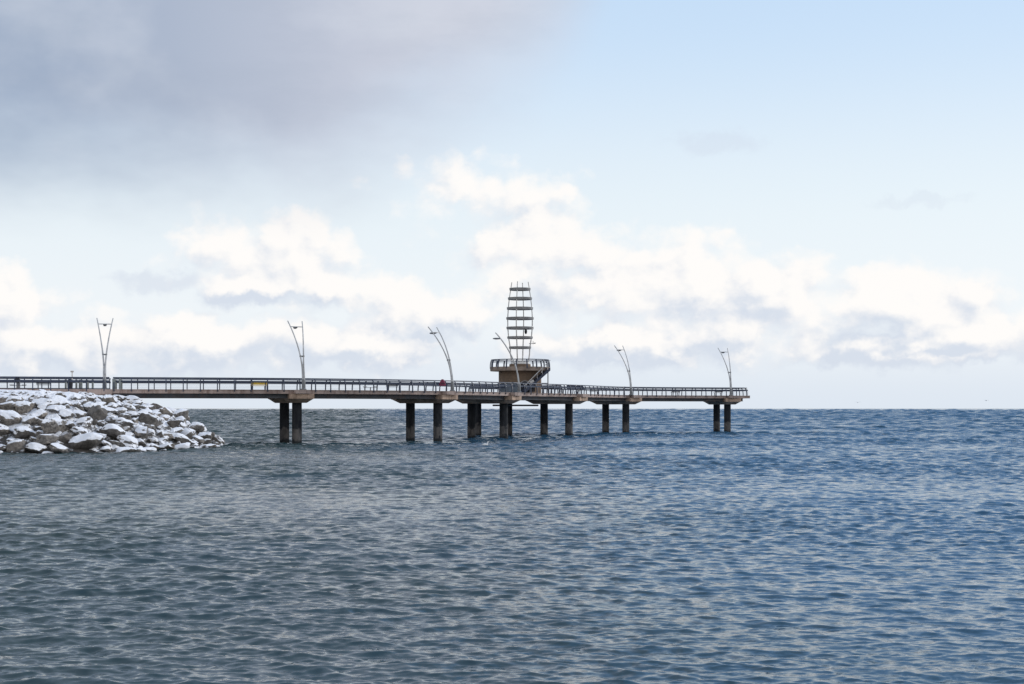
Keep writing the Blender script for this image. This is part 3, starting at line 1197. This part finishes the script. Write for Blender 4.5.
# lookout railing
pts = [Vector((3.88 * math.cos(t), 3.88 * math.sin(t), ZP1)) for t in np.linspace(0, 2 * math.pi, 65)]
tops = walk(pts, 2 * math.pi * 3.88 / 18, 0.2)[:18]
keep = POSTP[:]
POSTP[:] = [(-0.10, -0.20), (-0.10, 0.2), (-0.07, 0.5), (0.0, 0.78), (0.08, 0.96)]
for p, t in tops:
    tpart(post_mb(p, t, 0.15, 0.12), 'lookout_post', M['rail'])
POSTP[:] = keep
fr_ = []
for k in range(64):
    p = pts[k]; t = (pts[(k + 1) % 64] - pts[k - 1 if k else 63]).normalized()
    fr_.append((p, Vector((-t.y, t.x, 0)), Vector((0, 0, 1))))
tpart(MB().sweep(fr_, [(0.02, 0.90), (0.14, 0.90), (0.14, 1.02), (0.02, 1.02)], closed=True), 'lookout_rail', M['rail'])
tpart(MB().sweep(fr_, [(-0.04, 0.66), (0.02, 0.66), (0.02, 0.72), (-0.04, 0.72)], closed=True), 'lookout_rail', M['rail'])
# pedestal with a pale rim
tpart(MB().disc_solid(1.45, ZP1 - 0.01, ZP1 + 0.42, 32, r1=1.42), 'pedestal', M['stone'], None, True)
ped = tpart(MB().disc_solid(1.25, ZP1 + 0.415, ZP1 + 0.74, 32), 'pedestal_rim', M['white'], None, True)
# lattice: four bowed uprights and seven flat rings
zR = [(HY - y) / 7.484 + HC - ZD for y in (347.6, 337.6, 328.0, 318.4, 308.4, 298.6, 289.2)]
rR = [1.47, 1.69, 1.80, 1.82, 1.74, 1.60, 1.40]
zz = [ZP1 + 0.7, (ZP1 + .7 + zR[0]) / 2] + zR + [zR[-1] + 0.95]
rr = [1.15, 1.32] + [r - 0.10 for r in rR] + [1.14]
for k in range(4):
    t = R(-107 + 90 * k)
    zt = zz[:]
    fine_z = np.linspace(zz[0], zz[-1], 30)
    fine_r = np.interp(fine_z, zz, rr)
    pl = [(r * math.cos(t), r * math.sin(t), z) for z, r in zip(fine_z, fine_r)]
    tpart(MB().tube(pl, [0.085 * (1 - 0.35 * i / 29) for i in range(30)], 8), 'upright', M['upright'], None, True)
for z, r in zip(zR, rR):
    tpart(MB().lathe([(r - 0.26, z - 0.03), (r, z - 0.15), (r + 0.03, z + 0.13), (r - 0.26, z + 0.09)], 40), 'ring', M['ring'])
# small dark fitting of unknown kind and wind gauge on the lattice
o = tpart(MB().ellipsoid((0.78, 0, (HY - 331.4) / 7.484 + HC - ZD), (0.18, 0.18, 0.38), 10, 6).tube([(0.5, -.1, (HY - 328.2) / 7.484 + HC - ZD), (0.78, 0, (HY - 330) / 7.484 + HC - ZD)], 0.05, 6), 'dark_fitting', M['dark'], None, True)
zi = (HY - 343.5) / 7.484 + HC - ZD
tpart(MB().tube([(1.2, 0, zi), (2.0, 0, zi)], 0.04, 6).tube([(1.75, 0, zi - 0.1), (1.75, 0, zi + 0.32)], 0.04, 6).ellipsoid((2.0, 0, zi + .05), (.12, .12, .08), 8, 4), 'wind_gauge', M['ring'])
# stair climbing across the front right of the drum
st0, st1 = Vector((0.3, -4.05, 0.0)), Vector((3.75, -2.45, ZP1 - 0.1))
run = Vector((st1.x - st0.x, st1.y - st0.y, 0))
rd = run.normalized(); rn = Vector((-rd.y, rd.x, 0))
for sgn in (-0.5, 0.5):
    a = st0 + rn * sgn; b = st1 + rn * sgn
    lo = [a + Vector((0, 0, -.02)) + rn * -.04, a + rn * .04 + Vector((0, 0, -.02)), b + rn * .04 + Vector((0, 0, -.42)), b - rn * .04 + Vector((0, 0, -.42))]
    hi = [v + Vector((0, 0, .40)) for v in lo]
    tpart(MB().quadbox(lo, hi), 'stair_stringer', M['rail'])
for k in range(16):
    q = st0.lerp(st1, (k + 0.6) / 16)
    fn = lambda a, b, c: tuple(q + rd * a + rn * b + Vector((0, 0, c)))
    tpart(MB().box(-.14, .14, -.45, .45, -.04, .02, fn), 'stair_tread', M['girder'])
lo = [st0 - rn * .46 + Vector((0, 0, -.1)), st0 + rn * .46 + Vector((0, 0, -.1)), st1 + rn * .46 + Vector((0, 0, -.40)), st1 - rn * .46 + Vector((0, 0, -.40))]
tpart(MB().quadbox(lo, [v + Vector((0, 0, .05)) for v in lo]), 'stair_soffit', M['rail'])
hr = MB().tube([st0 + rn * -.5 + Vector((0, 0, .95)), st1 + rn * -.5 + Vector((0, 0, .95))], 0.05, 6)
for k in range(5):
    q = st0.lerp(st1, (k + .5) / 5) + rn * -.5
    hr.tube([q + Vector((0, 0, .05)), q + Vector((0, 0, .95))], 0.03, 6)
tpart(hr, 'stair_handrail', M['galv'])
# landing support column on the right
tpart(MB().tube([(3.72, -0.6, 0), (3.72, -0.6, ZP0)], 0.07, 8), 'support_column', M['dull'], None, True)
tpart(MB().box(2.85, 3.72, -0.66, -0.54, 1.35, 1.45), 'column_brace', M['dull'])
# arched grey entrance hood and doorway in front of the drum
fr_ = []
for t in np.linspace(0, math.pi, 13):
    fr_.append(((0.62 - 0.0 + 0.68 * math.cos(t), -3.35, 1.0 + 0.62 * math.sin(t)), (math.cos(t), 0, math.sin(t)), (0, 1, 0)))
mb = MB().sweep(fr_, [(0, -0.5), (0.07, -0.5), (0.07, 0.75), (0, 0.75)])
for sg in (-1, 1):
    mb.box(0.62 + sg * 0.68 - .035, 0.62 + sg * 0.68 + .035, -3.83, -2.6, 0, 1.0)
tpart(mb, 'entrance_hood', M['hood'])
tpart(MB().box(0.0, 1.24, -2.98, -2.80, 0, 1.45), 'doorway', M['dark'])
tpart(MB().box(1.45, 1.95, -3.02, -2.55, 0.25, 1.55), 'service_door', M['dark'])
o = tpart(MB().box(-0.28, 0.28, -0.06, 0.06, -0.16, 0.16), 'flood_light', M['white'])
o.location = (1.55, -3.75, 1.55); o.rotation_euler = (R(20), R(-25), 0)
# blue-grey infill screen in front of the drum
scr = tpart(MB().box(-2.75, -0.12, -3.62, -3.55, 0.1, 1.32), 'screen', M['panel'])
m_ = MB()
for x_ in (-2.75, -1.9, -1.0, -0.14):
    m_.box(x_ - .05, x_ + .05, -3.66, -3.51, 0, 1.4)
m_.box(-2.8, -0.09, -3.67, -3.50, 1.40, 1.47)
m_.build('screen_frame', M['galv'], scr)


# ---------------------------------------------------------------- lamps
def make_lamp():
    """stands at the origin; +Y is the direction it leans, X along the pier"""
    root = empty('street_lamp', (0, 0, 0))
    H = 7.3
    ts = np.linspace(0, 1, 26)

    def sp_(t): return 0.075 + 0.72 * max(0, (t - 0.30) / 0.70) ** 1.5
    def ln(t): return 2.85 * t ** 2.3
    for sg in (-1, 1):
        pts_ = [(sg * sp_(t), ln(t), H * t) for t in ts]
        MB().tube(pts_, [0.105 - 0.05 * t for t in ts], 10).build('mast', M['galv'], root, True)
    tb = 0.915
    MB().tube([(-sp_(tb), ln(tb), H * tb), (sp_(tb), ln(tb), H * tb)], 0.045, 8).tube(
        [(0, ln(tb) - 0.05, H * tb), (0, ln(tb) + .35, H * tb - .02)], 0.04, 8).build('crossbar', M['galv'], root, True)
    tb2 = 0.48
    MB().box(-sp_(tb2) - .08, sp_(tb2) + .08, ln(tb2) - .08, ln(tb2) + .08, H * tb2 - .07, H * tb2 + .07).build('mast_tie', M['dull'], root)
    hd = MB().ellipsoid((0, ln(tb) + .42, H * tb - .07), (.19, .52, .11), 14, 8).build('lamp_head', M['dull'], root, True)
    MB().disc_solid(.14, H * tb - .19, H * tb - .13, 16, 0, ln(tb) + .5).build('lens', M['white'], hd)
    MB().lathe([(0.0, 0), (.30, 0), (.30, .08), (.21, .14), (.19, 1.0), (.14, 1.12), (0.0, 1.12)], 16, closed=False).build('lamp_base', M['dull'], root, True)
    return root


lamp0 = make_lamp()
s1_ = s_at_px(104.2, -HW + 0.15)
LS = [(s1_, -HW + 0.2, 'twin-mast lamp with an even fork standing on the snowy bank beside the abutment'),
      (s_at_px(304, -3.85), -3.85, 'curved twin-mast lamp above the pair of piles nearest to the bank'),
      (s_at_px(452, -3.85), -3.85, 'strongly curved twin-mast lamp standing beside the dark red case on the railing'),
      (s_at_px(519, -3.85), -3.85, 'curved lamp seen edge-on in front of the brown stone beacon tower'),
      (s_at_px(631, -3.85), -3.85, 'curved twin-mast lamp between the beacon tower and the end of the pier'),
      (s_at_px(731, -3.85), -3.85, 'twin-mast lamp at the far end of the pier')]
for i, (s, off, lb) in enumerate(LS):
    o = lamp0 if i == 0 else copy_tree(lamp0)
    p, d, n = frame(s)
    o.location = P3(s, off, ZD)
    o.rotation_euler = (0, 0, math.atan2(d[1], d[0]) + R((0, 0, 4, 24, -14, 0)[i]))
    tag(o, lb, 'street lamp', 'twin-mast lamps along the pier')


# ---------------------------------------------------------------- benches and small things
def make_bench(m, length=1.7):
    root = empty('bench', (0, 0, 0))
    L = length / 2
    mb = MB()
    for y_ in (-0.20, -0.05, 0.10):
        mb.box(-L, L, y_, y_ + .12, .42, .47)
    mb.build('seat', m, root)
    mb = MB()
    for z_ in (.54, .66, .78):
        o_ = 0.26 + (z_ - .5) * .18
        mb.box(-L, L, o_, o_ + .04, z_, z_ + .10)
    mb.build('backrest', m, root)
    for x_ in (-L + .18, L - .18):
        MB().box(x_ - .04, x_ + .04, -.20, -.12, 0, .42).build('leg', M['rail'], root)
        MB().quadbox([(x_ - .04, .2, 0), (x_ + .04, .2, 0), (x_ + .04, .27, 0), (x_ - .04, .27, 0)],
                     [(x_ - .04, .33, .86), (x_ + .04, .33, .86), (x_ + .04, .37, .86), (x_ - .04, .37, .86)]).build('leg', M['rail'], root)
        MB().box(x_ - .03, x_ + .03, -.20, .30, .62, .66).build('armrest', M['rail'], root)
    return root


def set_on(o, s, off, extra=0.0, z=ZD):
    p, d, n = frame(s)
    o.location = P3(s, off, z)
    o.rotation_euler = (0, 0, math.atan2(d[1], d[0]) + extra)


yb = make_bench(M['yellow'], 1.7)
set_on(yb, s_at_px(259, -0.6), -0.6, math.pi)
tag(yb, 'yellow slatted bench on the straight part of the pier left of the first piles', 'bench')
db = make_bench(M['bench'], 1.35)
BN = [(43, -1.0, 'dark slatted bench on the promenade above the snowy bank', s_at_px(43, -1.0)),
      (392, -1.2, 'dark slatted bench on the pier left of the dark red case', s_at_px(392, -1.2)),
      (594, -1.2, 'dark slatted bench on the pier just right of the beacon tower', s_at_px(594, -1.2)),
      (675, -1.2, 'dark slatted bench midway between the last two lamps of the pier', s_at_px(675, -1.2)),
      (718, -1.2, 'dark slatted bench beside the last lamp at the end of the pier', s_at_px(718, -1.2)),
      (579, 0.6, 'dark slatted bench on the curve of the pier behind the dark board', s_at_px(577, 0.6))]
for i, (px, off, lb, s) in enumerate(BN):
    o = db if i == 0 else copy_tree(db)
    set_on(o, s, off, math.pi)
    p, d, n = frame(s)
    if px in (594, 392): o.rotation_euler[2] = R(180 + 8)
    tag(o, lb, 'bench', 'dark slatted benches on the pier')
# low double seats
ds = empty('double_seat', (0, 0, 0))
MB().box(-.75, .75, -.03, .03, .36, .41).build('beam', M['grey'], ds)
for x_ in (-.6, .6):
    MB().disc_solid(.24, .40, .48, 16, x_, 0).build('seat', M['grey'], ds)
MB().tube([(0, 0, 0), (0, 0, .37)], .06, 8).build('leg', M['grey'], ds)
set_on(ds, s_at_px(18.5, 0.5), 0.5)
tag(ds, 'low grey double seat behind the sign post on the promenade', 'seat', 'low double seats')
ds2 = copy_tree(ds)
set_on(ds2, s_at_px(370.5, 0.5), 0.5)
ds2.rotation_euler[2] = R(6)
tag(ds2, 'low grey double seat on the pier left of the dark slatted bench', 'seat', 'low double seats')
# post with a dark box
sp0 = empty('sign_post', P3(s_at_px(18.8, -2.6), -2.6, ZD))
MB().box(-.17, .17, -.08, .08, 0, 1.2).build('post', M['grey'], sp0)
MB().box(-.34, .16, -.17, -.082, .62, 1.14).build('sign_board', M['bin'], sp0)
tag(sp0, 'thick grey post with a small dark board behind the railing at the far left', 'sign post')
# litter bin
bn = empty('litter_bin', P3(s_at_px(69.8, -1.8), -1.8, ZD))
MB().lathe([(0, 0), (.24, 0), (.29, .75), (.25, .75), (.21, .06), (0, .06)], 16, closed=False).build('bin_body', M['bin'], bn, True)
MB().lathe([(.31, .80), (.31, .86), (.12, 1.0), (0, 1.0), (0, .95), (.1, .95), (.28, .80)], 16, closed=False).build('bin_lid', M['bin'], bn, True)
tag(bn, 'black litter bin on the promenade left of the row of bollards', 'litter bin')
# bollards
bl0 = None
for px, off in ((66, -2.2), (76.5, -1.0), (79.3, 0.3), (82, -1.4), (86.3, -0.4), (88.3, 1.0), (92.6, -1.6)):
    if bl0 is None:
        bl0 = empty('bollard', (0, 0, 0))
        MB().lathe([(0, 0), (.13, 0), (.11, .04), (.10, .88), (0, .88)], 12, closed=False).build('bollard_post', M['post'], bl0, True)
        MB().ellipsoid((0, 0, .92), (.13, .13, .09), 12, 6).build('bollard_cap', M['dull'], bl0, True)
        o = bl0
    else:
        o = copy_tree(bl0)
    o.location = P3(s_at_px(px, off), off, ZD)
    lbs = {66: 'grey bollard left of the black litter bin on the promenade', 92.6: 'grey bollard nearest to the forked lamp, rightmost of the row'}
    lbs.update({76.5: 'grey bollard just right of the black litter bin, first of the cluster', 79.3: 'grey bollard second right of the litter bin on the promenade', 82: 'grey bollard third right of the litter bin, middle of the cluster',
                86.3: 'grey bollard left one of the close pair near the forked lamp', 88.3: 'grey bollard right one of the close pair near the forked lamp'})
    tag(o, lbs[px], 'bollard', 'bollards on the promenade')
# thin mast behind the promenade
q = P3(s_at_px(72.3, 3.0), 3.0, ZD)
tm = empty('weather_mast', q)
MB().tube([(0, 0, 0), (0, 0, 1.9)], .05, 8).build('pole', M['upright'], tm)
MB().box(-.16, .16, -.05, .05, 1.82, 1.98).build('gauge', M['upright'], tm)
tag(tm, 'thin pale pole with a small crosspiece rising above the promenade railing', 'pole')
# crimson case hanging on the rail
s_ = s_at_px(442, -HW - 0.05)
p, d, n = frame(s_)
rc = empty('life_ring_case', P3(s_, -HW - 0.12, ZD + 0.58))
rc.scale = (.86, 1, .86)
rc.rotation_euler = (0, 0, math.atan2(d[1], d[0]) - R(30))
prof = [(0.42, 0.0), (0.46, 0.10), (0.44, 0.26), (0.36, 0.44), (0.29, 0.62), (0.22, 0.76), (0.10, 0.86)]
fr_ = [((0, 0, z), (1, 0, 0), (0, 1, 0)) for _, z in prof]
mb = MB()
i0 = 0
nseg = 18
for (wv, z) in prof:
    for j in range(nseg):
        t = 2 * math.pi * j / nseg
        mb.v.append((wv * math.cos(t), 0.15 * math.sin(t), z))
for k in range(len(prof) - 1):
    for j in range(nseg):
        mb.f.append((k * nseg + j, k * nseg + (j + 1) % nseg, (k + 1) * nseg + (j + 1) % nseg, (k + 1) * nseg + j))
mb.f.append(tuple(range(nseg)))
mb.f.append(tuple((len(prof) - 1) * nseg + j for j in range(nseg)))
mb.build('case_shell', M['crimson'], rc, True)
MB().box(-.30, .30, -.165, -.12, .30, .36).build('clasp_strip', M['bin'], rc)
tag(rc, 'dark red rounded case hung on the pier railing beside the strongly curved lamp', 'life ring case')
# dark board added for the dark mass of overlapping railings at the bend
s_ = s_at_px(575.5, -HW + 0.8)
ib = empty('overlap_board', P3(s_, -HW + 0.8, ZD))
ib.rotation_euler = (0, 0, R(4))
MB().quadbox([(-1.2, -.06, .62), (1.2, -.06, .62), (1.2, .02, .62), (-1.2, .02, .62)],
             [(-1.2, .1, 1.18), (1.0, .1, 1.18), (1.0, .18, 1.18), (-1.2, .18, 1.18)]).build('board', M['rail'], ib)
for x_ in (-.7, .1, .8):
    MB().box(x_ - .07, x_ + .07, 0, .09, 0, .64).build('leg', M['rail'], ib)
tag(ib, 'dark board added where railings overlap at the pier bend right of the beacon tower', 'information board')


# ---------------------------------------------------------------- gulls
def flying_gull(p, rz, label, k=1.0):
    g = empty('gull', p, rz)
    MB().ellipsoid((0, 0, 0), (.24 * k, .075 * k, .075 * k), 10, 8).ellipsoid((.24 * k, 0, .03 * k), (.07 * k, .05 * k, .05 * k), 8, 6).ellipsoid((-.26 * k, 0, 0), (.10 * k, .06 * k, .015 * k), 8, 4).build('body', M['gullgrey'], g, True)
    for sg in (-1, 1):
        st = [(0.04, .05, .03, .10), (.05, .30, .14, .09), (0.0, .58, .12, .065), (-.08, .70, .09, .02)]
        frs = [((a * k, sg * b * k, c * k), (1, 0, 0), (0, 0, 1)) for a, b, c, w_ in st]
        mb = MB()
        for (a, b, c, w_) in st:
            for u, v in ((-w_, 0), (0, .012), (w_, 0), (0, -.008)):
                mb.v.append(((a + u) * k, sg * b * k, (c + v) * k))
        for i in range(3):
            for j in range(4):
                mb.f.append((i * 4 + j, i * 4 + (j + 1) % 4, i * 4 + 4 + (j + 1) % 4, i * 4 + 4 + j))
        mb.f += [(0, 1, 2, 3), (12, 13, 14, 15)]
        mb.build('wing', M['gullgrey'], g)
    tag(g, label, 'gull', 'gulls')
    return g


flying_gull(at_px(857.6, 260, HC + (HY - 402.5) * 260 / F), R(75), 'dark gull flying low over the horizon right of the pier, nearer the pier', 0.85)
flying_gull(at_px(986.2, 300, HC + (HY - 400.6) * 300 / F), R(100), 'faint gull flying low over the horizon at the far right', 0.85)
q = at_px(485.3, 3.73 * F / (445.9 - HY))
g = empty('gull', (q.x, q.y, 0.05), R(15))
MB().ellipsoid((0, 0, .08), (.27, .13, .12), 12, 8).ellipsoid((-.28, 0, .12), (.12, .05, .03), 8, 4).build('body', M['gullwhite'], g, True)
MB().tube([(.20, 0, .12), (.26, 0, .22), (.27, 0, .30)], [.075, .055, .05], 8).ellipsoid((.29, 0, .33), (.075, .06, .06), 10, 6).build('head', M['gullwhite'], g, True)
tag(g, 'white gull floating on the water in front of the beacon tower', 'gull', 'gulls')
